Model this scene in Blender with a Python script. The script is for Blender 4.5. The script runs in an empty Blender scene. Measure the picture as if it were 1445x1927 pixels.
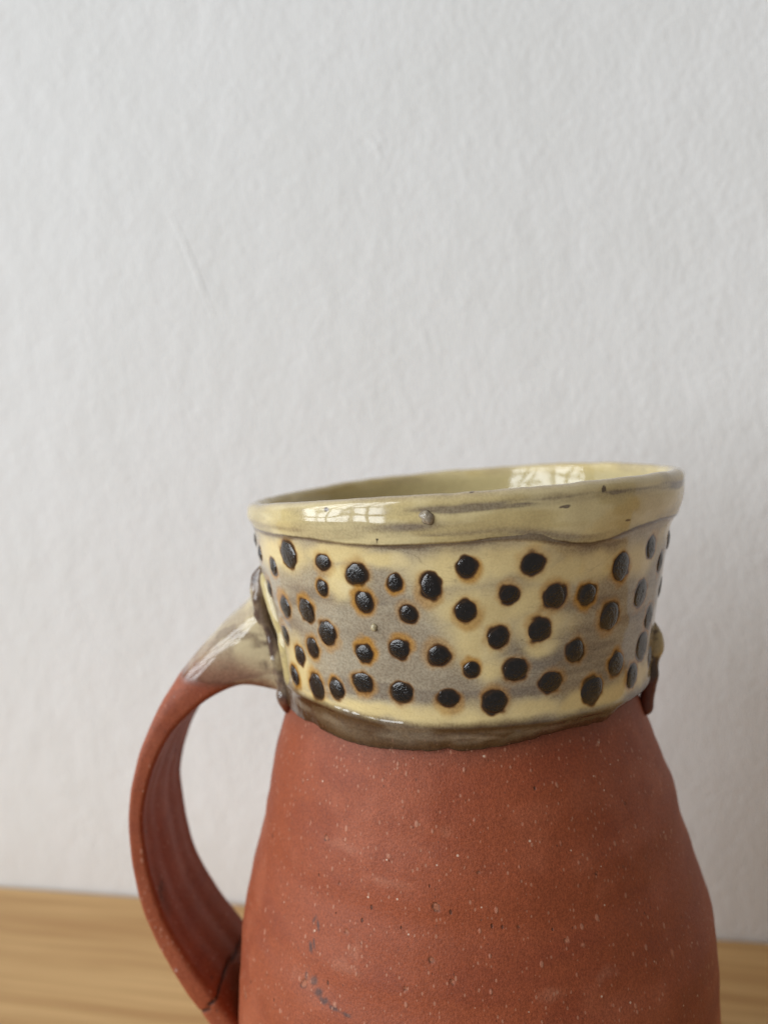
import bpy, math
import numpy as np
from mathutils import Vector, Matrix

# ------------------------------------------------------------------ camera
scene = bpy.context.scene
col = scene.collection
RIM = 165.0                                  # mug height in mm above the shelf
MM = 0.001

def rad(a): return math.radians(a)

yaw, pitch, roll = rad(5.124), rad(-6.121), rad(3.101)
fw = Vector((-math.sin(yaw) * math.cos(pitch), math.cos(yaw) * math.cos(pitch), math.sin(pitch)))
rt = Vector((math.cos(yaw), math.sin(yaw), 0))
up = rt.cross(fw)
rt2 = rt * math.cos(roll) - up * math.sin(roll)
up2 = up * math.cos(roll) + rt * math.sin(roll)
cd = bpy.data.cameras.new('camera')
cam = bpy.data.objects.new('camera', cd)
col.objects.link(cam)
M = Matrix((rt2, up2, -fw)).transposed().to_4x4()
M.translation = Vector((0, -0.1534, RIM * MM + 0.01085))
cam.matrix_world = M
cd.sensor_fit = 'VERTICAL'
cd.sensor_height = 5.6
cd.sensor_width = 4.2
cd.lens = 4.25
cd.clip_start = 0.002
cd.clip_end = 20
cd.dof.use_dof = True
cd.dof.focus_distance = 0.1185
cd.dof.aperture_fstop = 2.0
scene.camera = cam

# ------------------------------------------------------------------ light
world = bpy.data.worlds.new('World')
scene.world = world
world.use_nodes = True
bg = world.node_tree.nodes['Background']
bg.inputs[0].default_value = (1.0, 0.91, 0.82, 1)
bg.inputs[1].default_value = 0.23

def window_light():
    """daylight through a tall paned window, front left of the shelf"""
    az = rad(-151)
    dist = 4.5
    base = Vector((math.cos(az) * dist, math.sin(az) * dist, RIM * MM))
    inward = Vector((-math.cos(az), -math.sin(az), 0))
    side = Vector((0, 0, 1)).cross(inward)
    zlo, zhi, wid, nx, nz, gap = -0.70, 4.3, 4.2, 5, 5, 0.20
    pw, ph = wid / nx, (zhi - zlo) / nz
    for i in range(nx):
        for k in range(nz):
            ld = bpy.data.lights.new('window_pane_light', 'AREA')
            ld.shape = 'RECTANGLE'
            ld.size, ld.size_y = pw - gap, ph - gap
            ld.energy = 7.6 * math.pi * ld.size * ld.size_y
            ld.color = (0.93, 0.985, 1.03)
            lo = bpy.data.objects.new('window_pane_light', ld)
            p = base + side * (-wid / 2 + (i + .5) * pw) + Vector((0, 0, zlo + (k + .5) * ph))
            m = Matrix((side, Vector((0, 0, 1)), side.cross(Vector((0, 0, 1))))).transposed().to_4x4()
            # a lamp shines along its local -Z
            if (-m.col[2].to_3d()).dot(inward) < 0:
                m = Matrix((-side, Vector((0, 0, 1)), (-side).cross(Vector((0, 0, 1))))).transposed().to_4x4()
            m.translation = p
            lo.matrix_world = m
            col.objects.link(lo)

window_light()
scene.view_settings.view_transform = 'Standard'
scene.view_settings.look = 'None'
scene.view_settings.gamma = 1
scene.view_settings.exposure = 0
scene.view_settings.use_curve_mapping = False
scene.render.engine = 'CYCLES'

# ------------------------------------------------------------------ helpers
def hash3(i, j, k, seed):
    n = (i * 73856093) ^ (j * 19349663) ^ (k * 83492791) ^ (seed * 2654435761 & 0x7fffffff)
    n = (n ^ (n >> 13)) * 1274126177 & 0x7fffffff
    n = (n ^ (n >> 16)) * 668265263 & 0x7fffffff
    return (n & 0xffff) / 65535.0

def vnoise(P, size, seed=1):
    """smooth value noise, 0..1, P (...,3) in mm, size = feature size in mm (scalar or 3)"""
    Q = np.asarray(P, float) / np.asarray(size, float) + 1000.0
    I = np.floor(Q).astype(np.int64)
    f = Q - I
    f = f * f * f * (f * (f * 6 - 15) + 10)
    r = 0
    for a in (0, 1):
        wa = f[..., 0] if a else 1 - f[..., 0]
        for b in (0, 1):
            wb = f[..., 1] if b else 1 - f[..., 1]
            for c in (0, 1):
                wc = f[..., 2] if c else 1 - f[..., 2]
                r = r + wa * wb * wc * hash3(I[..., 0] + a, I[..., 1] + b, I[..., 2] + c, seed)
    return r

def fbm(P, size, seed=1, octaves=3):
    s, w, t = 0, 1.0, 0
    for o in range(octaves):
        s = s + w * vnoise(P, np.asarray(size, float) / 2 ** o, seed + o * 17)
        t += w
        w *= .5
    return s / t

def sstep(a, b, x):
    t = np.clip((x - a) / (b - a), 0, 1)
    return t * t * (3 - 2 * t)

def mixc(a, b, w):
    w = np.asarray(w)[..., None]
    return a * (1 - w) + np.asarray(b, float) * w

def grid_mesh(name, V, closed=True, cap0=False, cap1=False, attrs=None):
    """V (rows, around, 3) in mm -> mesh; rows run along, columns run around (closed)"""
    n, m = V.shape[:2]
    idx = np.arange(n * m).reshape(n, m)
    j2 = np.roll(idx, -1, 1) if closed else idx[:, 1:]
    A = idx if closed else idx[:, :-1]
    quads = np.stack([A[:-1], j2[:-1], j2[1:], A[1:]], -1).reshape(-1, 4)
    loops = quads.reshape(-1)
    starts = np.arange(len(quads)) * 4
    totals = np.full(len(quads), 4)
    extra_l, extra_s, extra_t = [], [], []
    pos = len(loops)
    for flag, row in ((cap0, idx[0][::-1]), (cap1, idx[-1])):
        if flag:
            extra_l.append(row)
            extra_s.append(pos)
            extra_t.append(len(row))
            pos += len(row)
    if extra_l:
        loops = np.concatenate([loops] + extra_l)
        starts = np.concatenate([starts, extra_s])
        totals = np.concatenate([totals, extra_t])
    me = bpy.data.meshes.new(name)
    me.vertices.add(n * m)
    me.vertices.foreach_set('co', (V * MM).astype(np.float32).ravel())
    me.loops.add(len(loops))
    me.loops.foreach_set('vertex_index', loops.astype(np.int32))
    me.polygons.add(len(starts))
    me.polygons.foreach_set('loop_start', starts.astype(np.int32))
    me.polygons.foreach_set('loop_total', totals.astype(np.int32))
    me.polygons.foreach_set('use_smooth', np.ones(len(starts), bool))
    me.update(calc_edges=True)
    for k, a in (attrs or {}).items():
        if a.ndim == 3:
            at = me.attributes.new(k, 'FLOAT_COLOR', 'POINT')
            c = np.ones((n * m, 4), np.float32)
            c[:, :3] = a.reshape(-1, 3)
            at.data.foreach_set('color', c.ravel())
        else:
            at = me.attributes.new(k, 'FLOAT', 'POINT')
            at.data.foreach_set('value', a.astype(np.float32).ravel())
    me.validate()
    return me

def link(name, me, mat, parent=None):
    o = bpy.data.objects.new(name, me)
    if mat and me and not me.materials:
        me.materials.append(mat)
    col.objects.link(o)
    if parent:
        o.parent = parent
    return o

class NT:
    def __init__(s, name):
        s.m = bpy.data.materials.new(name)
        s.m.use_nodes = True
        s.t = s.m.node_tree
        s.b = s.t.nodes['Principled BSDF']
    def n(s, kind, **kw):
        nd = s.t.nodes.new(kind)
        for k, v in kw.items():
            setattr(nd, k, v)
        return nd
    def l(s, a, b): s.t.links.new(a, b)
    def math(s, op, a, b=None, c=None, clamp=False):
        nd = s.n('ShaderNodeMath', operation=op, use_clamp=clamp)
        for i, v in enumerate((a, b, c)):
            if v is None: continue
            if isinstance(v, (int, float)): nd.inputs[i].default_value = v
            else: s.l(v, nd.inputs[i])
        return nd.outputs[0]
    def mix(s, fac, a, b, blend='MIX'):
        nd = s.n('ShaderNodeMix', data_type='RGBA', blend_type=blend)
        for sock, v in ((nd.inputs[0], fac), (nd.inputs[6], a), (nd.inputs[7], b)):
            if isinstance(v, (int, float)): sock.default_value = v
            elif isinstance(v, tuple): sock.default_value = (*v, 1)
            else: s.l(v, sock)
        return nd.outputs[2]
    def coords(s, scale=(1, 1, 1), rot=(0, 0, 0)):
        tc = s.n('ShaderNodeTexCoord')
        mp = s.n('ShaderNodeMapping')
        mp.inputs['Scale'].default_value = scale
        mp.inputs['Rotation'].default_value = rot
        s.l(tc.outputs['Object'], mp.inputs['Vector'])
        return mp.outputs[0]
    def noise(s, vec, scale, detail=3, rough=.55):
        nd = s.n('ShaderNodeTexNoise')
        nd.inputs['Scale'].default_value = scale
        nd.inputs['Detail'].default_value = detail
        nd.inputs['Roughness'].default_value = rough
        s.l(vec, nd.inputs['Vector'])
        return nd.outputs[0]
    def ramp(s, v, a, b, lo=0.0, hi=1.0):
        nd = s.n('ShaderNodeMapRange')
        nd.interpolation_type = 'SMOOTHSTEP'
        nd.inputs[1].default_value, nd.inputs[2].default_value = a, b
        nd.inputs[3].default_value, nd.inputs[4].default_value = lo, hi
        s.l(v, nd.inputs[0])
        return nd.outputs[0]
    def bump(s, h, strength, dist, prev=None):
        nd = s.n('ShaderNodeBump')
        if isinstance(strength, (int, float)): nd.inputs['Strength'].default_value = strength
        else: s.l(strength, nd.inputs['Strength'])
        nd.inputs['Distance'].default_value = dist
        s.l(h, nd.inputs['Height'])
        if prev: s.l(prev, nd.inputs['Normal'])
        return nd.outputs[0]

def ceramic(name):
    """fired clay (gloss 0) or glaze (gloss 1); 'paint' is the pigment, 'gloss' the glaze cover"""
    t = NT(name)
    paint = t.n('ShaderNodeAttribute', attribute_name='paint').outputs['Color']
    gloss = t.n('ShaderNodeAttribute', attribute_name='gloss').outputs['Fac']
    clay = t.math('SUBTRACT', 1.0, gloss, clamp=True)
    v = t.coords()
    vs = t.coords(scale=(1, 1, .55))
    fine = t.noise(v, 2700, 2, .65)
    mid = t.noise(v, 900, 3, .6)
    # pigment grain, in the glaze and in the clay
    sp = t.n('ShaderNodeSeparateColor')
    t.l(paint, sp.inputs[0])
    thin = t.ramp(sp.outputs[0], .40, .72, 1.0, .30)
    c = t.mix(t.math('MULTIPLY', t.ramp(fine, .36, .66, 0, .54), thin), paint, t.mix(1.0, paint, (.52, .46, .42), 'MULTIPLY'))
    c = t.mix(t.math('MULTIPLY', t.ramp(mid, .35, .75, 0, .25), thin), c, t.mix(1.0, c, (1.36, 1.30, 1.24), 'MULTIPLY'))
    # grog: pale grains and dark pores in bare clay
    def flecks(scale, thr, soft, keep, vec):
        vo = t.n('ShaderNodeTexVoronoi')
        vo.inputs['Scale'].default_value = scale
        t.l(vec, vo.inputs['Vector'])
        sep = t.n('ShaderNodeSeparateColor')
        t.l(vo.outputs['Color'], sep.inputs[0])
        on = t.math('GREATER_THAN', sep.outputs[0], keep)
        # grain size differs from cell to cell
        size = t.math('MULTIPLY_ADD', sep.outputs[1], thr * .8, thr * .35)
        d = t.math('SUBTRACT', size, vo.outputs['Distance'])
        d = t.math('MULTIPLY', d, 1.0 / soft, clamp=True)
        return t.math('MULTIPLY', d, on)
    pale = t.math('MULTIPLY', t.math('MULTIPLY', flecks(760, .26, .10, .80, vs), clay), .50)
    pale2 = t.math('MULTIPLY', t.math('MULTIPLY', flecks(1500, .30, .1, .60, vs), clay), .6)
    bright = t.math('MULTIPLY', t.math('MULTIPLY', flecks(620, .13, .05, .84, v), clay), .8)
    pore = t.math('MULTIPLY', flecks(640, .17, .06, .86, vs), t.math('MULTIPLY_ADD', clay, .6, .12))
    pore2 = t.math('MULTIPLY', flecks(1300, .2, .08, .84, vs), t.math('MULTIPLY_ADD', clay, .5, .10))
    c = t.mix(pale, c, (.60, .30, .20))
    c = t.mix(pale2, c, (.52, .25, .16))
    c = t.mix(bright, c, (.74, .55, .42))
    c = t.mix(pore, c, (.045, .022, .014))
    c = t.mix(pore2, c, (.06, .025, .015))
    t.l(c, t.b.inputs['Base Color'])
    r0 = t.ramp(t.noise(v, 260, 3), .3, .7, .05, .11)
    rg = t.math('MULTIPLY_ADD', t.math('SUBTRACT', r0, .56), gloss, .56)
    t.l(rg, t.b.inputs['Roughness'])
    t.b.inputs['IOR'].default_value = 1.6
    t.l(t.math('MULTIPLY_ADD', gloss, .22, .28), t.b.inputs['Specular IOR Level'])
    grit = t.noise(t.coords(scale=(1, 1, .8)), 3000, 3, .7)
    n1 = t.bump(grit, t.math('MULTIPLY_ADD', clay, .42, .005), .00030)
    n2 = t.bump(t.noise(v, 420, 2), t.math('MULTIPLY_ADD', clay, .14, .03), .0004, n1)
    n3 = t.bump(t.math('SUBTRACT', pale, t.math('MULTIPLY', pore, 1.6)), t.math('MULTIPLY', clay, .6), .00022, n2)
    t.l(n3, t.b.inputs['Normal'])
    return t.m

def dot_material():
    t = NT('black_glaze_dot')
    rim = t.n('ShaderNodeAttribute', attribute_name='edge').outputs['Fac']
    v = t.coords()
    tc = t.n('ShaderNodeTexCoord')
    geo = t.n('ShaderNodeNewGeometry').outputs['Position']
    k = t.noise(geo, 1500, 3, .6)
    c = t.mix(t.ramp(k, .4, .75), (.004, .0035, .004), (.014, .012, .013))
    c = t.mix(t.math('MULTIPLY', rim, t.ramp(k, .3, .65, .35, 1.0)), c, (.035, .016, .006))
    t.l(c, t.b.inputs['Base Color'])
    t.l(t.ramp(k, .35, .7, .07, .20), t.b.inputs['Roughness'])
    t.b.inputs['IOR'].default_value = 1.65
    n = t.bump(t.noise(geo, 2600, 2, .6), t.math('MULTIPLY_ADD', t.math('SUBTRACT', 1.0, rim, clamp=True), .45, .05), .00026)
    t.l(n, t.b.inputs['Normal'])
    return t.m

def wall_material():
    t = NT('white_plaster')
    v = t.coords(scale=(1.0, 1.0, .72), rot=(0, rad(20), 0))
    v0 = t.coords()
    big = t.noise(v, 26, 3)
    c = t.mix(t.ramp(big, .3, .7), (.80, .80, .79), (.825, .825, .82))
    t.l(c, t.b.inputs['Base Color'])
    t.b.inputs['Roughness'].default_value = .62
    n1 = t.bump(t.noise(v, 520, 3, .6), .28, .0012)
    n2 = t.bump(t.noise(v, 110, 2, .5), .15, .003, n1)
    n3 = t.bump(t.noise(v0, 9, 2, .5), .07, .010, n2)
    t.l(n3, t.b.inputs['Normal'])
    return t.m

def wood_material():
    t = NT('pale_brown_wood')
    warp = t.noise(t.coords(scale=(5, 5, 5)), 1.0, 2)
    v = t.coords(scale=(6, 150, 150))
    off = t.n('ShaderNodeVectorMath', operation='ADD')
    cmb = t.n('ShaderNodeCombineXYZ')
    t.l(t.math('MULTIPLY', warp, 2.2), cmb.inputs[1])
    t.l(v, off.inputs[0]); t.l(cmb.outputs[0], off.inputs[1])
    a = t.noise(off.outputs[0], 1.0, 4, .6)
    v2 = t.coords(scale=(14, 620, 620))
    b = t.noise(v2, 1.0, 3, .6)
    c = t.mix(t.ramp(a, .32, .68), (.50, .275, .095), (.70, .45, .19))
    c = t.mix(t.ramp(b, .35, .7, 0, .45), c, (.52, .30, .11))
    t.l(c, t.b.inputs['Base Color'])
    t.b.inputs['Roughness'].default_value = .42
    t.l(t.bump(b, .12, .0004), t.b.inputs['Normal'])
    return t.m

MAT = ceramic('fired_clay_and_glaze')
DOT = dot_material()

# ------------------------------------------------------------------ setting
WALL_ANG = rad(-6.467)
def box(name, x0, x1, y0, y1, z0, z1, mat, bevel=0):
    import bmesh
    bm = bmesh.new()
    bmesh.ops.create_cube(bm, size=1)
    for v in bm.verts:
        v.co = Vector((x0 + (v.co.x + .5) * (x1 - x0), y0 + (v.co.y + .5) * (y1 - y0), z0 + (v.co.z + .5) * (z1 - z0)))
    if bevel:
        bmesh.ops.bevel(bm, geom=bm.edges[:], offset=bevel, segments=3, affect='EDGES', profile=.5)
    me = bpy.data.meshes.new(name)
    bm.to_mesh(me); bm.free()
    o = link(name, me, mat)
    o.location = (-0.04635, 0.11411, 0)
    o.rotation_euler = (0, 0, WALL_ANG)
    o['kind'] = 'structure'
    return o

wall = box('wall', -1.3, 1.0, 0.0, 0.10, -0.5, 0.9, wall_material())
shelf = box('shelf', -0.9, 0.7, -0.235, -0.0009, -0.022, 0.0, wood_material(), .002)

def wall_ridge(p, q, w):
    """faint raised trowel line in the plaster"""
    P = np.array(p, float); Q = np.array(q, float)
    n, m = 24, 9
    V = np.zeros((n, m, 3))
    d = (Q - P) / np.linalg.norm(Q - P); s = np.array([-d[1], d[0]])
    for i in range(n):
        t = i / (n - 1)
        c = P + (Q - P) * t + s * .5 * math.sin(t * 5)
        ww = w * (.35 + .65 * math.sin(math.pi * t)) 
        for j in range(m):
            u = -1 + 2 * j / (m - 1)
            xz = c + s * u * ww
            V[i, j] = (xz[0], .02 - .22 * (1 - u * u) ** 2 * math.sin(math.pi * t) ** .5, xz[1])
    link('trowel_ridge', grid_mesh('trowel_ridge', V, closed=False), wall.data.materials[0], wall)

wall_ridge((-49.0, 258.2), (-32.4, 214.8), 1.2)
wall_ridge((24.6, 270.4), (29.0, 263.2), 1.4)

# ------------------------------------------------------------------ the mug
mug = bpy.data.objects.new('mug', None)
mug.empty_display_size = .02
col.objects.link(mug)
mug['label'] = 'red clay mug with a cream glazed collar of raised black dots and a looped handle'
mug['category'] = 'mug'

def H(V):
    """profile heights are measured from the rim: lift onto the shelf"""
    V = V.copy(); V[..., 2] += RIM
    return V

# radius (mm) by height below the rim, left and right flank
BODY_L = np.array([(-165, 44.5), (-152, 47.6), (-134, 49.6), (-115, 49.5), (-104, 48.8), (-97.3, 48.2), (-88.5, 47.1), (-82.4, 46.1), (-79.2, 45.1), (-74.9, 44), (-69.2, 42.3), (-65.2, 40.9), (-54.6, 38.8), (-44.8, 35.8), (-40.5, 34.1), (-34, 33.2)])
BODY_R = np.array([(-165, 43), (-152, 46.2), (-134, 48.2), (-115, 48.2), (-103, 47.8), (-94.5, 47.6), (-86.7, 47.2), (-82.2, 46.5), (-76.2, 44.7), (-70.5, 43), (-66.5, 41.7), (-60.3, 40.7), (-55.7, 38.8), (-50.2, 37), (-45.2, 35.0), (-41, 33.9), (-34, 33.2)])
COL_L = np.array([(-46, 34.7), (-40.4, 34.9), (-25, 36.6), (-15, 38.2), (-10, 38.8), (-7, 39.0), (0, 39.2)])
COL_R = np.array([(-46, 35.6), (-40.8, 35.9), (-29.3, 37.1), (-25.4, 37.5), (-19.2, 38.5), (-13, 39.5), (-9, 40.0), (-7, 40.6), (0, 41)])
# rim top, crease under the rim, lower edge of the collar: height by angle (deg)
RIM_TOP = np.array([(-144.1, -.9), (-125.3, .1), (-114.6, .5), (-102.4, .9), (-93, 1.0), (-84.8, 1.2), (-73.5, 1.3), (-62.3, 1.4), (-51, 1.4), (-38.7, 1.5), (-28.4, 1.3), (-5, .9), (9, .8), (22.5, .8), (41.3, .8), (61.3, .4), (80.6, -.1), (106.9, -.7), (126, -1.2), (131.5, -1.3), (148.3, -2.0), (171, -2.2), (190, -1.9)])
CREASE = np.array([(-154.9, -5.9), (-139.5, -6.0), (-125.7, -5.9), (-116.1, -6.4), (-109.8, -6.7), (-102.3, -6.75), (-96.9, -6.6), (-90.1, -6.4), (-85.2, -6.2), (-77.3, -6.1), (-70.1, -6.9), (-64.9, -7.8), (-59.6, -8.2), (-53.1, -7.6), (-45.3, -6.7), (-33.8, -6.3), (-15.8, -7.2), (20, -6.6), (60, -7), (100, -6.6), (140, -6.9), (180, -6.3)])
EDGE_UP = np.array([(-153.8, -35.3), (-133.2, -35.1), (-119.5, -35.7), (-109.6, -36.3), (-96.2, -36.1), (-76.4, -36.1), (-62.7, -36.3), (-51.7, -36.5), (-40.8, -36.6), (-24.2, -37.2), (30, -36.6), (90, -36), (150, -35.8)])
EDGE_LOW = np.array([(-161.1, -40.6), (-143.3, -40.3), (-126.7, -40.5), (-120.7, -40.8), (-105.6, -40.5), (-96.7, -40.5), (-86.4, -40.2), (-76.4, -39.6), (-62.5, -39.0), (-47.9, -39.4), (-35.3, -39.1), (-13.6, -39.1), (40, -39.8), (90, -40.2), (150, -40.3)])

def per(tab, th):
    """periodic smooth lookup by angle"""
    a = np.degrees(th)
    x = np.concatenate([tab[:, 0] - 360, tab[:, 0], tab[:, 0] + 360])
    y = np.tile(tab[:, 1], 3)
    s = 0
    for k, w in ((-3, 1), (-1.5, 2), (0, 3), (1.5, 2), (3, 1)):
        s = s + w * np.interp(a + k, x, y)
    return s / 9

def prof(tl, tr, th, z):
    """smoothed flank profile blended round the pot"""
    l = r = 0
    for k, w in ((-1.4, 1), (-.7, 2), (0, 3), (.7, 2), (1.4, 1)):
        l = l + w * np.interp(z + k, tl[:, 0], tl[:, 1]) / 9
        r = r + w * np.interp(z + k, tr[:, 0], tr[:, 1]) / 9
    return l + (r - l) * (1 + np.cos(th)) / 2

def polar(r, th, z):
    return np.stack([r * np.cos(th), r * np.sin(th), z], -1)

# ---- body of bare clay
CLAY = np.array((.350, .083, .031))
def clay_paint(P, z):
    c = np.ones(P.shape) * CLAY
    n = fbm(P, (14, 14, 5), 5)
    c = mixc(c, (.295, .065, .026), sstep(.5, .75, n) * .7)
    n2 = fbm(P, (9, 9, 9), 25)
    c = mixc(c, (.45, .130, .062), sstep(.52, .8, n2) * .55)
    return c

SMUDGE = [(-127.9, -69.9, .35, .7, .4), (-126.6, -70.3, .35, .9, -.4), (-127.6, -74.0, .55, 1.0, -.3), (-126.9, -73.2, .3, .8, -.4), (-128.0, -78.4, .4, .8, 0), (-125.6, -78.6, .9, .9, .5), (-124.2, -79.8, 1.0, .8, .6), (-122.2, -80.6, 1.2, .6, .4), (-119.4, -80.9, 1.3, .4, .2), (-116.4, -81.0, 1.2, .35, .1)]
PITS = [(-97.4, -63.0, .9), (-98.7, -70.6, .8), (-128.6, -79.9, 1.0), (-118.4, -69.5, .6), (-127.3, -56.8, .7), (-121.4, -62.8, .4), (-70.3, -68.9, .5), (-46.2, -53.2, .6), (-154.2, -93.4, 1.3), (-139.5, -49.9, .5), (-94.4, -73.3, .5), (-103.9, -74.9, .5), (-88, -58, .4), (-60.5, -60.7, .4), (-80.1, -66.0, .4)]
PALE = [(-115.8, -71.5, 1.3, 2.2), (-62.5, -74.6, 2.4, 1.3), (-74.9, -75.6, 2.6, 1.0), (-95, -52.6, 1.2, 1.0), (-119.6, -80.3, .35, .4), (-108.9, -56.6, .45, .3), (-43.7, -77.2, .5, .9), (-66.8, -70.0, .35, .35), (-70.0, -68.9, .4, .4), (-121, -57, 5.0, 1.0), (-110, -60.5, 5, .9), (-128, -79, 3, 1.6), (-118, -74.5, 3, 1.2)]

def build_body():
    m = 1300
    zs = np.concatenate([np.linspace(-34, -44, 46), np.linspace(-44, -108, 330)[1:], np.linspace(-108, -163, 60)[1:]])
    th = np.linspace(-math.pi, math.pi, m, endpoint=False)
    TH, Z = np.meshgrid(th, zs)
    R = prof(BODY_L, BODY_R, TH, Z)
    P = polar(R, TH, Z)
    # throwing rings and hand-made unevenness
    ring = np.sin(Z * 1.05 + TH * 1.0 + 3 * vnoise(P, (60, 60, 14), 3)) * .5 + np.sin(Z * .52 - TH)
    amp = .04 + .05 * vnoise(P, (50, 50, 12), 9)
    dR = ring * amp + (fbm(P, 16, 11) - .5) * .55 + (fbm(P, 3.2, 41) - .5) * .10
    c = clay_paint(P, Z)
    A = np.degrees(TH)
    # clay colour darkened right below the collar, fading downwards
    edge = per(EDGE_LOW, TH)
    c = mixc(c, (.22, .070, .040), sstep(-4.5, -.2, Z - edge + 1.2 * (fbm(P, 7, 61) - .5)) * .55)
    for a, z, w, h, sh in SMUDGE:
        s = (A - a) * math.pi / 180 * 46
        q = np.hypot((s - sh * (Z - z)) / w, (Z - z) / h)
        k = sstep(1.3, .3, q + 1.1 * (fbm(P, (.7, .7, 1.6), 71) - .5)) * .75
        c = mixc(c, (.055, .048, .050), k)
    for a, z, w, h in PALE:
        s = (A - a) * math.pi / 180 * 45
        q = np.hypot(s / w, (Z - z) / h)
        k = sstep(1.3, .1, q + 1.6 * (fbm(P, 1.6, 81) - .5)) * (.22 if w > .6 else .8)
        c = mixc(c, (.60, .27, .17), k)
        dR = dR + .05 * k
    for a, z, r in PITS:
        r = r * .72
        s = (A - a) * math.pi / 180 * 44
        q = np.hypot(s / r, (Z - z) / (r * .8)) + 1.2 * (vnoise(P, .7, 91) - .5)
        k = sstep(1.15, .85, q)
        ringk = k * (1 - sstep(.85, .6, q))
        dR = dR - .16 * k
        c = mixc(c, (.50, .20, .11), k * .6)
        c = mixc(c, (.05, .02, .012), ringk * .8)
    R = R + dR
    V = polar(R, TH, Z)
    # foot and underside
    foot = [polar(np.full(m, f), th, np.full(m, z)) for f, z in ((42.6, -164.3), (41.5, -164.96), (36, -164.97), (34, -164.0), (4, -164.0))]
    V = np.concatenate([V, np.stack(foot)], 0)
    cc = np.concatenate([c, np.ones((5, m, 3)) * CLAY], 0)
    me = grid_mesh('body', H(V), cap1=True, attrs={'paint': cc, 'gloss': np.zeros(V.shape[:2])})
    return link('body', me, MAT, mug)

# ---- raised dots: angle, height, width, height of the dot
DOTS = [(-156.2, -10.5, 2.9, 3.0), (-144.7, -12.0, 2.9, 3.1), (-135.2, -9.1, 4.5, 4.8), (-122.6, -9.7, 2.7, 2.8), (-113.5, -11.4, 3.7, 3.6), (-123.9, -14.1, 2.4, 2.5), (-104.0, -12.5, 2.3, 2.7), (-95.7, -13.0, 3.1, 4.1), (-87.6, -10.1, 2.9, 3.4), (-73.4, -10.2, 3.5, 3.5), (-49.1, -12.8, 4.1, 4.5), (-35.8, -10.9, 3.8, 4.0), (-27.1, -14.6, 3.2, 4.0), (-152.8, -16.9, 3.1, 3.2), (-142.4, -19.0, 3.7, 3.9), (-131.9, -18.6, 4.0, 4.3), (-112.2, -15.8, 3.1, 3.3), (-101.4, -17.5, 2.8, 2.9), (-88.3, -17.1, 3.2, 3.5), (-78.5, -14.8, 2.9, 3.0), (-67.6, -15.8, 3.7, 4.1), (-58.9, -16.3, 3.3, 3.5), (-51.0, -20.8, 4.4, 4.6), (-38.8, -18.5, 4.4, 4.8), (-29.8, -23.8, 4.6, 4.8), (-125.1, -21.9, 4.0, 4.2), (-146.9, -24.7, 3.4, 3.6), (-132.1, -25.1, 3.4, 3.6), (-139.4, -27.5, 3.3, 3.5), (-114.2, -24.5, 3.1, 3.0), (-104.5, -23.3, 3.7, 3.3), (-95.0, -24.2, 3.5, 3.4), (-87.4, -26.5, 2.5, 2.6), (-81.0, -21.6, 3.2, 3.6), (-71.1, -21.0, 3.6, 4.0), (-61.2, -25.3, 3.6, 3.6), (-77.0, -27.0, 3.9, 3.8), (-68.0, -29.8, 4.0, 3.6), (-55.2, -32.7, 4.4, 4.7), (-46.5, -29.5, 4.0, 4.2), (-33.3, -28.7, 5.0, 5.2), (-38.5, -32.9, 4.0, 4.2), (-145.5, -32.2, 3.4, 3.6), (-133.0, -32.3, 4.3, 4.6), (-124.8, -31.7, 3.4, 3.6), (-115.7, -29.6, 4.0, 3.3), (-104.9, -30.6, 3.9, 3.5), (-93.3, -31.2, 3.4, 3.0), (-82.1, -32.1, 3.9, 4.1), (-23.0, -32.2, 3.1, 4.2),
        (-166.5, -8.9, 3.0, 3.0), (-18.0, -11.5, 3.4, 3.8), (-16.5, -20.5, 3.6, 4.4)]
rng = np.random.default_rng(4)
# the far side of the collar carries on with the same scatter
tries = 0
while len(DOTS) < 98 and tries < 6000:
    tries += 1
    a, z = rng.uniform(-8, 158), rng.uniform(-34, -10)
    w = rng.uniform(2.8, 4.2)
    if all(math.hypot((((a - b + 180) % 360) - 180) * .66, z - y) > 4.9 for b, y, _, _ in DOTS):
        DOTS.append((a, z, w, w * rng.uniform(.95, 1.15)))

YELLOW = [(-140.2, -9.1, 19, 3.6), (-119.6, -8.4, 13, 2.3), (-106.2, -9.4, 11, 1.8), (-89.8, -10.7, 13, 3.6), (-78.3, -10.0, 15, 3.2), (-65.8, -12.0, 13, 2.9), (-55.7, -11.6, 13, 2.6), (-87.8, -17.1, 8, 4.0), (-86.8, -22.2, 7, 5.8), (-83.2, -26.7, 5, 3.4), (-73.3, -16.1, 10, 4.1), (-70.4, -20.6, 9, 3.3), (-81.8, -17.3, 8, 4.9), (-141.7, -29.4, 9, 5.7), (-133.3, -34.9, 15, 1.6), (-113.8, -34.1, 15, 1.7), (-99.3, -34.3, 13, 2.0), (-86.1, -34.4, 13, 2.3), (-72.7, -34.2, 12, 2.2), (-59.0, -34.6, 13, 2.0), (-45.3, -34.4, 16, 2.4), (-33.9, -33.6, 17, 2.6), (-42.3, -12.1, 11, 3.6), (-118.0, -13.1, 6, 3.4), (-70.9, -23.6, 6, 1.7),
          (0, -9, 40, 3), (60, -9, 40, 3), (120, -9, 40, 3), (30, -22, 10, 7), (95, -20, 12, 8), (0, -34.5, 40, 2), (60, -34.5, 40, 2), (120, -34.5, 40, 2), (160, -34.5, 30, 2)]
C_YEL, C_GREY, C_BROWN = (.80, .64, .315), (.375, .312, .225), (.085, .040, .015)

def collar_r(TH, Z):
    R = prof(COL_L, COL_R, TH, Z)
    P = polar(R, TH, Z)
    return R + (fbm(P, (13, 13, 9), 31, 2) - .5) * .75 + (fbm(P, 4.5, 33, 2) - .5) * .22

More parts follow.
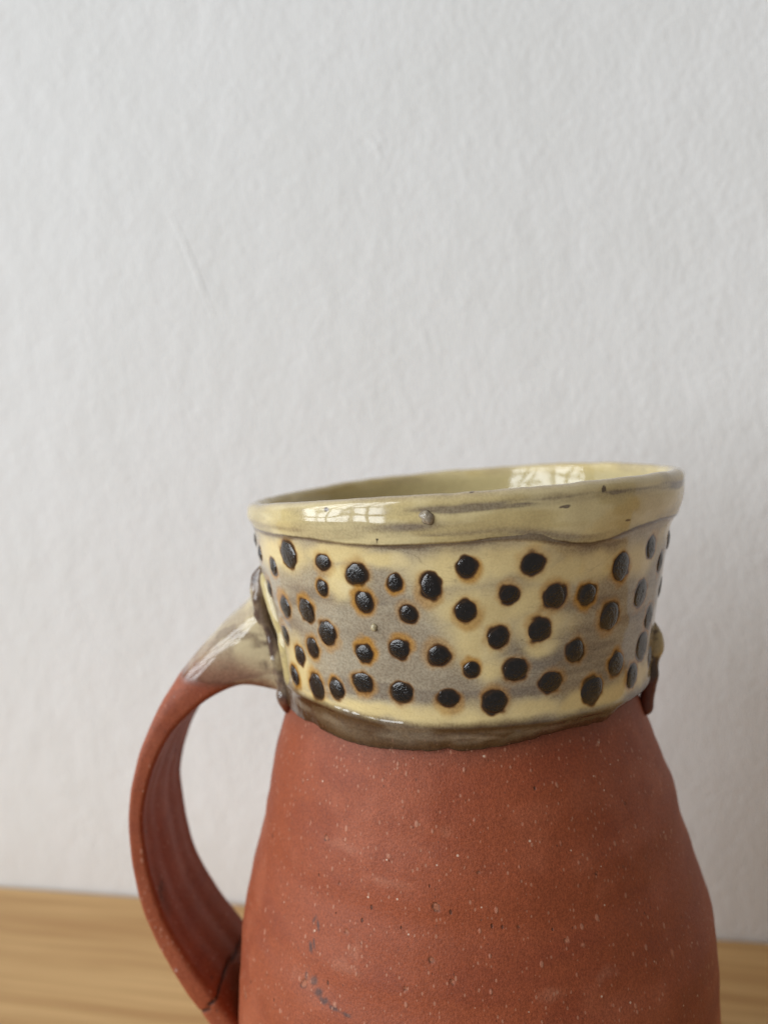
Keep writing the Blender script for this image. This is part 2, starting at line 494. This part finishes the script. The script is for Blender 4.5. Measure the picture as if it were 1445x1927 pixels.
def build_collar():
    m, k1, k2 = 1500, 270, 44
    th = np.linspace(-math.pi, math.pi, m, endpoint=False)
    top, eu, el = per(CREASE, th) + .9, per(EDGE_UP, th), per(EDGE_LOW, th)
    P0 = polar(np.full(m, 36.), th, np.full(m, -38.))
    el = el + (fbm(P0, 3.0, 47) - .5) * .9 + (fbm(P0, 9.0, 48) - .5) * .8
    t1 = np.linspace(0, 1, k1)[:, None]
    Z1 = top + (eu - top) * t1
    t2 = np.linspace(0, 1, k2)[1:, None]
    Z2 = eu + (el - eu) * t2
    Z = np.concatenate([Z1, Z2], 0)
    TH = np.broadcast_to(th, Z.shape)
    R = collar_r(TH, Z)
    # bevel at the lower edge: rounds over towards the clay
    T2 = np.concatenate([np.zeros((k1, 1)), t2], 0)
    lower = prof(BODY_L, BODY_R, th, el) + .75
    Rb = collar_r(th, eu)
    shape = Rb + (lower - Rb) * (T2 ** 1.6)
    R = np.where(T2 > 0, shape + (fbm(polar(R, TH, Z), 3.5, 35) - .5) * .35 * np.minimum(1, T2 * 4), R)
    R = R + .22 * np.exp(-((Z - eu) / .7) ** 2)                       # soft bead along the edge
    # fillet under the rim
    R = R + .75 * np.exp(-np.clip(top - .9 - Z, 0, 9) / .9) * (.6 + .4 * np.cos(TH)) * (T2 == 0)
    P = polar(R, TH, Z)
    A = np.degrees(TH)
    # --- pigment
    PX = P + 3.2 * np.stack([fbm(P, 6, 51) - .5, fbm(P, 6, 52) - .5, fbm(P, 6, 53) - .5], -1)
    AW = np.degrees(np.arctan2(PX[..., 1], PX[..., 0]))
    yel = np.zeros(Z.shape)
    for a, z, w, h in YELLOW:
        da = (AW - a + 180) % 360 - 180
        yel = np.maximum(yel, np.exp(-((da / w) ** 2 + ((PX[..., 2] - z) / h) ** 2) * 1.1))
    yel = sstep(.06, .92, yel + .22 * (fbm(P, 5, 55) - .5))
    grey = mixc(np.ones(P.shape) * C_GREY, (.45, .39, .285), sstep(.35, .7, fbm(P, (10, 10, 3), 57)))
    grey = mixc(grey, (.245, .20, .155), sstep(.52, .75, fbm(P, (16, 16, 2.2), 58)) * .7)
    c = mixc(grey, C_YEL, yel)
    c = mixc(c, (.84, .71, .42), sstep(.55, .8, fbm(P, 7, 59)) * yel * .6)
    # thin dark wisps
    w = np.abs(fbm(P + 4 * vnoise(P, 9, 5)[..., None], (22, 22, 2.6), 63) - .5)
    c = mixc(c, (.16, .11, .075), sstep(.010, .0, w) * .45 * (1 - .6 * yel) * sstep(.45, .6, vnoise(P, 11, 64)))
    # iron bleeding out of the dots
    for q, (a, z, dw, dh) in enumerate(DOTS):
        da = (A - a + 180) % 360 - 180
        sel = (np.abs(da) < 9) & (np.abs(Z - z) < 6)
        if not sel.any(): continue
        x = da[sel] * math.pi / 180 * 38.3
        y = Z[sel] - z
        ox, oy, ex = rng.normal(0, .22), rng.normal(.1, .36), rng.uniform(.42, .95)
        Ps = P[sel]
        wob = .30 * (vnoise(Ps, 1.1, 65 + q % 7) - .5)
        d1 = np.hypot((x - ox) / (dw / 2 + ex), (y - oy) / (dh / 2 + ex + .05)) + wob
        d0 = np.hypot(x / (dw / 2 + .16), y / (dh / 2 + .16)) + wob
        k = c[sel]
        st = rng.uniform(.40, 1.0)
        k = mixc(k, (.50, .240, .030), sstep(1.22, .72, d1) * .95 * st)
        k = mixc(k, (.17, .066, .010), sstep(1.16, .93, d0) * .95)
        k = mixc(k, (.02, .012, .008), sstep(1.0, .88, d0) * .9)
        c[sel] = k
    # lower edge: thin glaze, brown over the clay
    bev = np.broadcast_to(T2, Z.shape)
    nb = fbm(P, (9, 9, 3), 67)
    lim = sstep(-1.5, .6, (eu - Z) + .9 * (fbm(P, (5, 5, 2), 68) - .5))
    brown = mixc(np.ones(P.shape) * C_BROWN, (.19, .135, .085), sstep(.50, .68, nb) * sstep(1.0, .35, bev))
    tan = np.exp(-((bev - .48) / .20) ** 2) * (.30 + .70 * np.exp(-((A + 86) / 15) ** 2)) * sstep(.30, .62, fbm(P, (8, 8, 1.6), 70))
    brown = mixc(brown, (.33, .245, .160), tan * .85)
    c = mixc(c, brown, lim)
    c = mixc(c, (.05, .028, .016), sstep(.86, 1.0, bev) * .8)
    # dark line in the crease below the rim
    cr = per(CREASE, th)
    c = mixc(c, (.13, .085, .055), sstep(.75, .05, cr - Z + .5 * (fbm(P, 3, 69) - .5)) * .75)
    tuck = polar(lower - 2.2, th, el + .5)[None]
    V = np.concatenate([P, tuck], 0)
    c = np.concatenate([c, np.ones((1, m, 3)) * C_BROWN], 0)
    gl = np.concatenate([1 - .35 * bev, np.full((1, m), .6)], 0)
    me = grid_mesh('collar', H(V), attrs={'paint': c, 'gloss': gl})
    return link('collar', me, MAT, mug)

def rim_r(th, u):
    """outer face of the rim, u = 0 at the crease, 1 at the top"""
    l = 39.55 + .45 * u
    r = 41.6 + 1.1 * u
    return l + (r - l) * (1 + np.cos(th)) / 2 + .35 * np.sin(np.pi * u) 

def build_rim():
    m = 1300
    th = np.linspace(-math.pi, math.pi, m, endpoint=False)
    P0 = polar(np.full(m, 40.), th, np.zeros(m))
    top = per(RIM_TOP, th) + (fbm(P0, 5, 77) - .5) * .35
    cr = per(CREASE, th) + (fbm(P0, 3, 78) - .5) * .25
    rows, tags = [], []
    ro = rim_r(th, 0.0)
    rows.append((ro - 2.0, cr + .75)); tags.append((-.1, 0))
    for a in np.linspace(-100, -10, 9):
        q = rad(a); rows.append((ro - .55 + .55 * np.cos(q), cr + .55 + .55 * np.sin(q))); tags.append((0, 0))
    rr = 1.35
    for u in np.linspace(.08, 1, 70):
        z = (cr + .55) + (top - rr - cr - .55) * u
        rows.append((rim_r(th, u), z)); tags.append((u, 0))
    rt_ = rim_r(th, 1.0)
    for a in np.linspace(4, 176, 34):
        q = rad(a); rows.append((rt_ - rr + rr * np.cos(q), top - rr + rr * np.sin(q))); tags.append((1, a / 180))
    for s in np.linspace(.05, 1, 14):
        rows.append((rt_ - 2 * rr - 1.3 * s, top - rr - 5.5 * s)); tags.append((1, 1 + s))
    R = np.stack([r for r, z in rows]); Z = np.stack([z for r, z in rows])
    U = np.array([t[0] for t in tags])[:, None] + 0 * R
    S = np.array([t[1] for t in tags])[:, None] + 0 * R
    TH = np.broadcast_to(th, R.shape)
    P = polar(R, TH, Z)
    R = R + ((fbm(P, (10, 10, 5), 79, 2) - .5) * .5 + (fbm(P, 3.4, 80, 1) - .5) * .09)
    P = polar(R, TH, Z)
    A = np.degrees(TH)
    c = mixc(np.ones(P.shape) * (.66, .535, .255), (.78, .66, .36), sstep(.4, .65, fbm(P, (9, 9, 3), 82)))
    c = mixc(c, (.47, .385, .215), sstep(.5, .75, fbm(P, (12, 12, 2.5), 83)) * .6)
    # grey drag mark along the upper face, stronger to the right
    zt = top - Z
    n = fbm(P, (10, 10, 1.2), 84)
    mark = np.exp(-((zt - 2.3 + .5 * (fbm(P, 12, 85) - .5)) / .65) ** 2) * sstep(-112, -88, A) * sstep(0, -30, A)
    c = mixc(c, (.20, .160, .125), np.clip(mark * (.35 + 1.3 * sstep(.35, .65, n)), 0, 1) * .8)
    mark2 = np.exp(-((zt - 4.6) / .8) ** 2) * np.exp(-((A + 99) / 9) ** 2)
    c = mixc(c, (.23, .185, .15), np.clip(mark2 * (.3 + 1.2 * n), 0, 1) * .8)
    mark3 = np.exp(-((Z - cr - 1.0) / .7) ** 2) * sstep(.45, .7, fbm(P, (14, 14, 2), 86))
    c = mixc(c, (.27, .215, .16), mark3 * .75)
    # thin glaze on the lip, pinkish buff
    c = mixc(c, (.50, .40, .275), np.exp(-((S - .45) / .28) ** 2) * (S > 0) * .75)
    c = mixc(c, (.58, .49, .25), sstep(.9, 1.3, S))
    # dark crease line
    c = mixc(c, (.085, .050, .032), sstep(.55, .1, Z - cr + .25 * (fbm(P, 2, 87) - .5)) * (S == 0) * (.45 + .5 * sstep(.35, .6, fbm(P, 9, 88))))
    # chips and specks
    for a, z, w, h, cc in ((-118.6, -1.0, .45, .32, (.06, .025, .015)), (-57.8, .1, .35, .5, (.10, .07, .05)), (-106.5, -5.6, .16, .2, (.02, .015, .01)), (-67, -1.9, .9, .25, (.17, .13, .1)), (-86, 1.0, .5, .12, (.15, .1, .06)), (-99, .9, .25, .1, (.06, .04, .03)), (-50, -5.2, .8, .2, (.12, .08, .06))):
        s = (A - a) * math.pi / 180 * 41
        q = np.hypot(s / w, (Z - z) / h) + .8 * (vnoise(P, .5, 89) - .5)
        c = mixc(c, cc, sstep(1.1, .8, q) * .9 * (S < 1))
    me = grid_mesh('rim', H(P), attrs={'paint': c, 'gloss': np.ones(R.shape)})
    return link('rim', me, MAT, mug)

def build_interior():
    m = 360
    th = np.linspace(-math.pi, math.pi, m, endpoint=False)
    z0 = per(RIM_TOP, th) - 1.35 - 5.2
    zs = np.linspace(0, 1, 90)[:, None]
    Z = z0 + (-156 - z0) * zs
    TH = np.broadcast_to(th, Z.shape)
    outer = np.where(Z > -38, prof(COL_L, COL_R, TH, Z), prof(BODY_L, BODY_R, TH, Z))
    R = np.minimum(rim_r(th, 1.0) - 3.88, outer - 3.4 - .4 * sstep(-30, -60, Z))
    P = polar(R, TH, Z)
    R = R + (fbm(P, 9, 93) - .5) * .3
    V = np.concatenate([polar(R, TH, Z), polar(np.full((1, m), 38.), th[None], np.full((1, m), -158.)), polar(np.full((1, m), 6.), th[None], np.full((1, m), -159.))], 0)
    c = mixc(np.ones(V.shape) * (.72, .60, .30), (.60, .48, .22), sstep(.4, .7, fbm(V, (14, 14, 6), 95)))
    me = grid_mesh('interior', H(V)[:, ::-1], cap1=True, attrs={'paint': c[:, ::-1], 'gloss': np.ones(V.shape[:2])})
    return link('interior', me, MAT, mug)

# ---- handle: centre line x, z; swell outwards, inwards; half width (mm)
HANDLE = np.array([
    (-33.6, -30.5, 12.5, 15.2, 10.8), (-36.2, -31.0, 11.0, 13.2, 11.0), (-40.0, -32.8, 10.0, 8.0, 11.2), (-44.0, -34.9, 9.0, 3.8, 11.4),
    (-48.5, -37.2, 7.2, 2.8, 11.5), (-53.2, -40.4, 5.4, 2.6, 11.5), (-58.4, -45.6, 3.7, 2.4, 11.5), (-62.3, -52.6, 2.7, 2.1, 11.5),
    (-65.2, -62, 2.2, 2.0, 11.5), (-65.5, -70, 2.2, 2.2, 11.6), (-64.8, -77.5, 2.4, 2.4, 11.7), (-62.8, -85.5, 2.6, 2.6, 11.8),
    (-58.9, -94, 3.0, 2.8, 12), (-53.4, -103, 3.3, 3.2, 12.2), (-48.6, -110.5, 3.6, 3.8, 12.4), (-44.4, -117, 4.2, 5.5, 12.6)])

def spline(tab, n):
    k = len(tab)
    ext = np.concatenate([[2 * tab[0] - tab[1]], tab, [2 * tab[-1] - tab[-2]]])
    u = np.linspace(0, k - 1 - 1e-6, n)
    i = u.astype(int); f = (u - i)[:, None]
    a, b, c, d = ext[i], ext[i + 1], ext[i + 2], ext[i + 3]
    return .5 * (2 * b + (c - a) * f + (2 * a - 5 * b + 4 * c - d) * f ** 2 + (3 * b - a - 3 * c + d) * f ** 3)

def build_handle():
    n, m = 420, 220
    S = spline(HANDLE, n)
    cx, cz, ao, ai, b = S.T
    tx, tz = np.gradient(cx), np.gradient(cz)
    L = np.hypot(tx, tz); tx, tz = tx / L, tz / L
    nx, nz = tz, -tx                              # outward side of the loop
    if nz[0] < 0: nx, nz = -nx, -nz
    ph = np.linspace(0, 2 * math.pi, m, endpoint=False)
    cs, sn = np.cos(ph), np.sin(ph)
    fat = np.clip((ao - 2.5) / 7, 0, 1)[:, None]
    Y2 = np.sign(cs) * np.abs(cs) ** (.42 + .36 * fat)
    Y = np.sign(cs) * np.abs(cs) ** .42
    out = np.sign(sn) * np.abs(sn) ** (.42 + .42 * fat)
    E = np.where(sn > 0, out * ao[:, None], np.sign(sn) * np.abs(sn) ** (.42 + .3 * fat) * ai[:, None])
    yy = Y2 * b[:, None]
    # finger grooves drawn along the strap, inside and out
    flat = np.exp(-(np.abs(Y) / .93) ** 10)[None]
    g = .55 * np.cos(Y * 4.6 + .3)[None] + .3 * np.cos(Y * 11)[None]
    strap = (1 - fat)
    E = E + np.where(sn > 0, .35 * g * flat, .5 * g * flat * np.sign(sn)) * (.4 + .6 * strap) 
    # concave inner face with a lip at either edge
    E = E + (sn < 0) * flat * .9 * (1 - Y[None] ** 2) * strap
    # shoulder ridge along the near edge of the thick upper part
    E = E + (sn > 0) * fat * .5 * np.exp(-((np.abs(Y2) - .86) / .12) ** 2)
    yc = -.4 + 0 * cx
    V = np.stack([cx[:, None] + nx[:, None] * E, yc[:, None] + yy, cz[:, None] + nz[:, None] * E], -1)
    nv = np.stack([nx[:, None] * np.sign(sn) * np.abs(sn), Y + 0 * E, nz[:, None] * np.sign(sn) * np.abs(sn)], -1)
    nv /= np.linalg.norm(nv, axis=-1, keepdims=True) + 1e-6
    V = V + nv * ((fbm(V, 9, 101, 2) - .5) * .7 + (fbm(V, 3, 103, 1) - .5) * .10)[..., None]
    x, y, z = V[..., 0], V[..., 1], V[..., 2]
    # crack across the strap near its lower end
    u = np.linspace(0, 1, n)[:, None] + 0 * E
    uc = .868 + .004 * np.sin(Y * 3)[None] + .006 * (vnoise(V, 2.0, 105) - .5) - .007 * (sn < 0)
    crack = np.exp(-((u - uc) / .0020) ** 2) * sstep(.9, .2, Y)[None]
    V = V - nv * (.45 * crack)[..., None]
    c = clay_paint(V, z)
    c = mixc(c, (.02, .008, .005), np.clip(crack * 1.3, 0, 1))
    scorch = np.exp(-(((z + 80) / 4) ** 2 + ((x + 61.5) / 3) ** 2 + ((y + 9.2) / 1.6) ** 2)) * (sn < 0)
    c = mixc(c, (.05, .025, .012), np.clip(scorch * 1.4 * fbm(V, 1.5, 107), 0, 1))
    for a0, a1, a2, r in ((-66.6, -11.5, -80.5, .35), (-59.5, -12, -95, .35), (-61.5, -12, -97.5, .4), (-55.5, -12, -38.6, .3)):
        q = np.sqrt((x - a0) ** 2 + ((y - a1) * .5) ** 2 + (z - a2) ** 2)
        c = mixc(c, (.70, .52, .45), sstep(r * 1.3, r * .7, q) * .8)
    # dipped glaze
    dip = np.interp(x, [-60, -55, -52, -47, -44, -38, -34.5], [-34.6, -34.6, -35.6, -36.3, -36.8, -38.8, -42.5])
    hgt = z - dip + 1.0 * (fbm(V, 4, 111) - .5)
    gl = sstep(-1.5, .9, hgt)
    pig = mixc(np.ones(V.shape) * (.68, .57, .36), (.52, .42, .28), sstep(.4, .62, fbm(V, (5, 9, 5), 113)))
    pig = mixc(pig, (.36, .205, .135), sstep(9.0, 1.0, hgt + 4 * (fbm(V, (7, 4, 4), 115) - .5)) * .95)
    pig = mixc(pig, (.20, .14, .10), sstep(.55, .72, fbm(V, (9, 3, 3), 119)) * .5)
    pig = mixc(pig, (.76, .65, .42), sstep(.58, .75, fbm(V, (6, 4, 3), 120)) * .6)
    pig = mixc(pig, (.27, .125, .078), sstep(5.5, .6, hgt + 2.5 * (fbm(V, (6, 4, 4), 116) - .5)) * .8)
    pig = mixc(pig, (.13, .055, .036), sstep(1.3, -.4, hgt) * .75)
    near_collar = sstep(-40.5, -37, x) * sstep(.5, .75, fbm(V, 2.2, 117))
    pig = mixc(pig, (.15, .10, .075), near_collar * .8)
    c = mixc(c, pig, gl)
    me = grid_mesh('handle', H(V)[:, ::-1], cap0=True, cap1=True, attrs={'paint': c[:, ::-1], 'gloss': gl[:, ::-1]})
    return link('handle', me, MAT, mug)

def bead(name, pts, parent, paint, seed, lump=.35):
    """hand-pressed roll of clay following a path: x, y, z, radius"""
    n, m = 130, 40
    S = spline(np.array(pts, float), n)
    T = np.gradient(S[:, :3], axis=0)
    T /= np.linalg.norm(T, axis=1, keepdims=True)
    ref = S[:, :3] * (1, 1, 0)
    ref /= np.linalg.norm(ref, axis=1, keepdims=True)
    B = np.cross(T, ref); B /= np.linalg.norm(B, axis=1, keepdims=True)
    N = np.cross(B, T)
    ph = np.linspace(0, 2 * math.pi, m, endpoint=False)
    D = N[:, None] * np.cos(ph)[None, :, None] + B[:, None] * np.sin(ph)[None, :, None]
    u = np.linspace(0, 1, n)
    end = np.sqrt(np.clip(1 - (np.abs(u - .5) * 2) ** 12, .0, 1))
    r = (S[:, 3] * end)[:, None, None]
    V = S[:, None, :3] + D * r
    k = 1 + lump * 2 * (fbm(V, 5.0, seed, 2) - .5) + lump * .55 * (fbm(V, 2.2, seed + 3, 2) - .5)
    V = S[:, None, :3] + D * r * k[..., None]
    c, gl = paint(V)
    me = grid_mesh(name, H(V), cap0=True, cap1=True, attrs={'paint': c, 'gloss': gl})
    return link(name, me, MAT, parent)

def paint_seam(V):
    n = fbm(V, (2, 2, 3), 121)
    c = mixc(np.ones(V.shape) * (.24, .175, .125), (.11, .07, .055), sstep(.45, .65, n))
    c = mixc(c, (.56, .46, .28), sstep(.46, .62, fbm(V, (2.5, 2.5, 4), 123)) * .8)
    g = sstep(-41.5, -38.5, V[..., 2] + 1.5 * (fbm(V, 2, 122) - .5))
    c = mixc(np.ones(V.shape) * (.20, .055, .025), c, g)
    return c, .25 + .75 * g

def paint_ridge(V):
    c = mixc(np.ones(V.shape) * (.62, .51, .24), (.40, .32, .19), sstep(.5, .7, fbm(V, 3, 125)))
    return c, np.ones(V.shape[:2])

def paint_lug(V):
    z = V[..., 2]
    c = mixc(np.ones(V.shape) * (.56, .45, .24), (.09, .055, .035), sstep(.47, .6, fbm(V, 3.0, 127)))
    g = sstep(-39.5, -37.5, z + 1.2 * (fbm(V, 2, 129) - .5))
    c = mixc(mixc(c * 0, (.17, .048, .028), np.ones(z.shape)), c, g)
    return c, .35 + .65 * g

def build_beads(handle, collar):
    bead('seam_roll', [(-36.0, -10.6, -13.2, .7), (-37.0, -11.0, -16.0, 1.5), (-37.4, -11.2, -19.0, 2.0), (-37.1, -11.2, -22.0, 1.6), (-36.2, -11.4, -25.0, 1.15), (-35.2, -11.6, -28.5, 1.2), (-34.6, -11.6, -32.5, 1.45), (-34.2, -11.2, -36.5, 1.6), (-33.9, -10.6, -40.0, 1.5), (-33.6, -10.0, -43.0, 1.0)], handle, paint_seam, 131, .75)
    bead('seam_roll', [(-37.6, -8.0, -18.6, .7), (-38.4, -5.5, -17.0, 1.1), (-38.6, 0, -16.4, 1.3), (-38.4, 5, -16.6, 1.2), (-37.6, 9.5, -16.5, 1.2), (-36.2, 11.2, -22, 1.2), (-35.0, 11.4, -30, 1.1), (-34.0, 11, -38, 1.1)], handle, paint_ridge, 135)
    rr = lambda a, z, d, r: (float(collar_r(np.array(rad(a)), np.array(float(z)))) + d, a, z, r)
    path = [rr(-164, -14.5, -.6, 1.1), rr(-160, -17, -.9, 1.7), rr(-156.5, -20.5, -1.1, 1.9), rr(-153.5, -25, -1.2, 1.9), rr(-152, -29.5, -1.2, 1.9), rr(-153, -33, -1.1, 1.8), rr(-155.5, -36.5, -.9, 1.3)]
    bead('seam_roll', [(r * math.cos(rad(a)), r * math.sin(rad(a)), z, q) for r, a, z, q in path], handle, paint_ridge, 139, .2)
    path = [rr(-12.5, -27.4, -.4, .9), rr(-12.5, -30, .1, 1.5), rr(-12.8, -33, .3, 1.75), rr(-12.8, -35.6, .4, 1.25), rr(-12.5, -38.0, .3, 1.35), rr(-12.5, -41.5, -.1, 1.25), rr(-12.8, -44.0, -.2, 1.2), rr(-13, -45.6, -.4, .8)]
    o = bead('clay_lug', [(r * math.cos(rad(a)), r * math.sin(rad(a)), z, q) for r, a, z, q in path], mug, paint_lug, 141, .4)
    o['label'] = 'lumpy clay lug, cream and brown above and dark red below'

def dot_meshes():
    out = []
    for s in range(5):
        g = np.random.default_rng(50 + s)
        m = 22
        ph = np.linspace(0, 2 * math.pi, m, endpoint=False)
        wob = 1 + .05 * np.sin(2 * ph + g.uniform(0, 6)) + .035 * np.sin(3 * ph + g.uniform(0, 6)) + .02 * np.sin(5 * ph + g.uniform(0, 6))
        qs = [1.06, 1.0, .92, .80, .62, .40, .16]
        V = np.zeros((len(qs), m, 3)); ed = np.zeros((len(qs), m))
        for i, q in enumerate(qs):
            h = -.25 if q > 1 else (1 - q ** 2.6) ** .8
            h = h + (g.normal(0, .10, m) if q < .5 else 0)
            V[i, :, 0] = q * wob * np.cos(ph); V[i, :, 1] = q * wob * np.sin(ph); V[i, :, 2] = h
            ed[i] = 1 if q >= 1 else (.5 if q > .9 else 0)
        out.append(grid_mesh('glaze_dot', V * 1000, cap1=True, attrs={'edge': ed}))
    return out

def build_dots():
    ms = dot_meshes()
    for i, (a, z, w, h) in enumerate(DOTS):
        th = np.array(rad(a)); e = .35
        pt = lambda t, zz: Vector(polar(collar_r(np.array(t), np.array(zz)), np.array(t), np.array(zz)))
        p = pt(rad(a), float(z))
        du = (pt(rad(a + 1.5), float(z)) - pt(rad(a - 1.5), float(z))).normalized()
        dv = (pt(rad(a), z + 1.2) - pt(rad(a), z - 1.2)).normalized()
        n = du.cross(dv).normalized(); dv = n.cross(du)
        tilt = rng.normal(0, .22)
        u2 = du * math.cos(tilt) + dv * math.sin(tilt); v2 = n.cross(u2)
        o = link('glaze_dot', ms[i % 5], DOT, mug)
        hgt = rng.uniform(.16, .30)
        m = Matrix((u2 * w * .455, v2 * h * .455, n * hgt)).transposed().to_4x4()
        m.translation = p + Vector((0, 0, RIM)) + n * .03
        o.matrix_world = Matrix.Scale(MM, 4) @ m

def blister(name, a, z, r, hgt, rfun, paint, seed, label):
    m = 40
    ph = np.linspace(0, 2 * math.pi, m, endpoint=False)
    qs = np.array([1.1, 1.0, .9, .75, .55, .35, .12])[:, None]
    w = 1 + .12 * np.sin(2 * ph + seed) + .06 * np.sin(5 * ph)
    h = np.where(qs > 1, -.25, (1 - np.clip(qs, 0, 1) ** 2) ** .6) * hgt
    x, y = qs * w * np.cos(ph) * r, qs * w * np.sin(ph) * r
    R0 = rfun
    th = rad(a) + x / R0
    V = polar(R0 + h + 0 * x, th, z + y)
    V = V + ((fbm(V, r * .8, seed) - .5) * .25 * hgt)[..., None]
    c = np.ones(V.shape) * paint
    c = mixc(c, (.10, .07, .05), np.exp(-((qs + 0 * x - 1.0) / .09) ** 2) * .8)
    o = link(name, grid_mesh(name, H(V), cap1=True, attrs={'paint': c, 'gloss': np.ones(V.shape[:2])}), MAT, mug)
    o['label'] = label

build_body()
collar = build_collar()
build_rim()
build_interior()
handle = build_handle()
build_beads(handle, collar)
build_dots()
blister('glaze_blister', -95.4, -2.3, 1.05, .75, float(rim_r(np.array(rad(-95.4)), .6)), (.40, .345, .26), 3, 'greyish glaze blister on the front of the rim')
blister('glaze_blister', -110.4, -19.9, .62, .5, float(collar_r(np.array(rad(-110.4)), np.array(-19.9))), (.52, .45, .28), 5, 'small cream glaze blister among the dots')
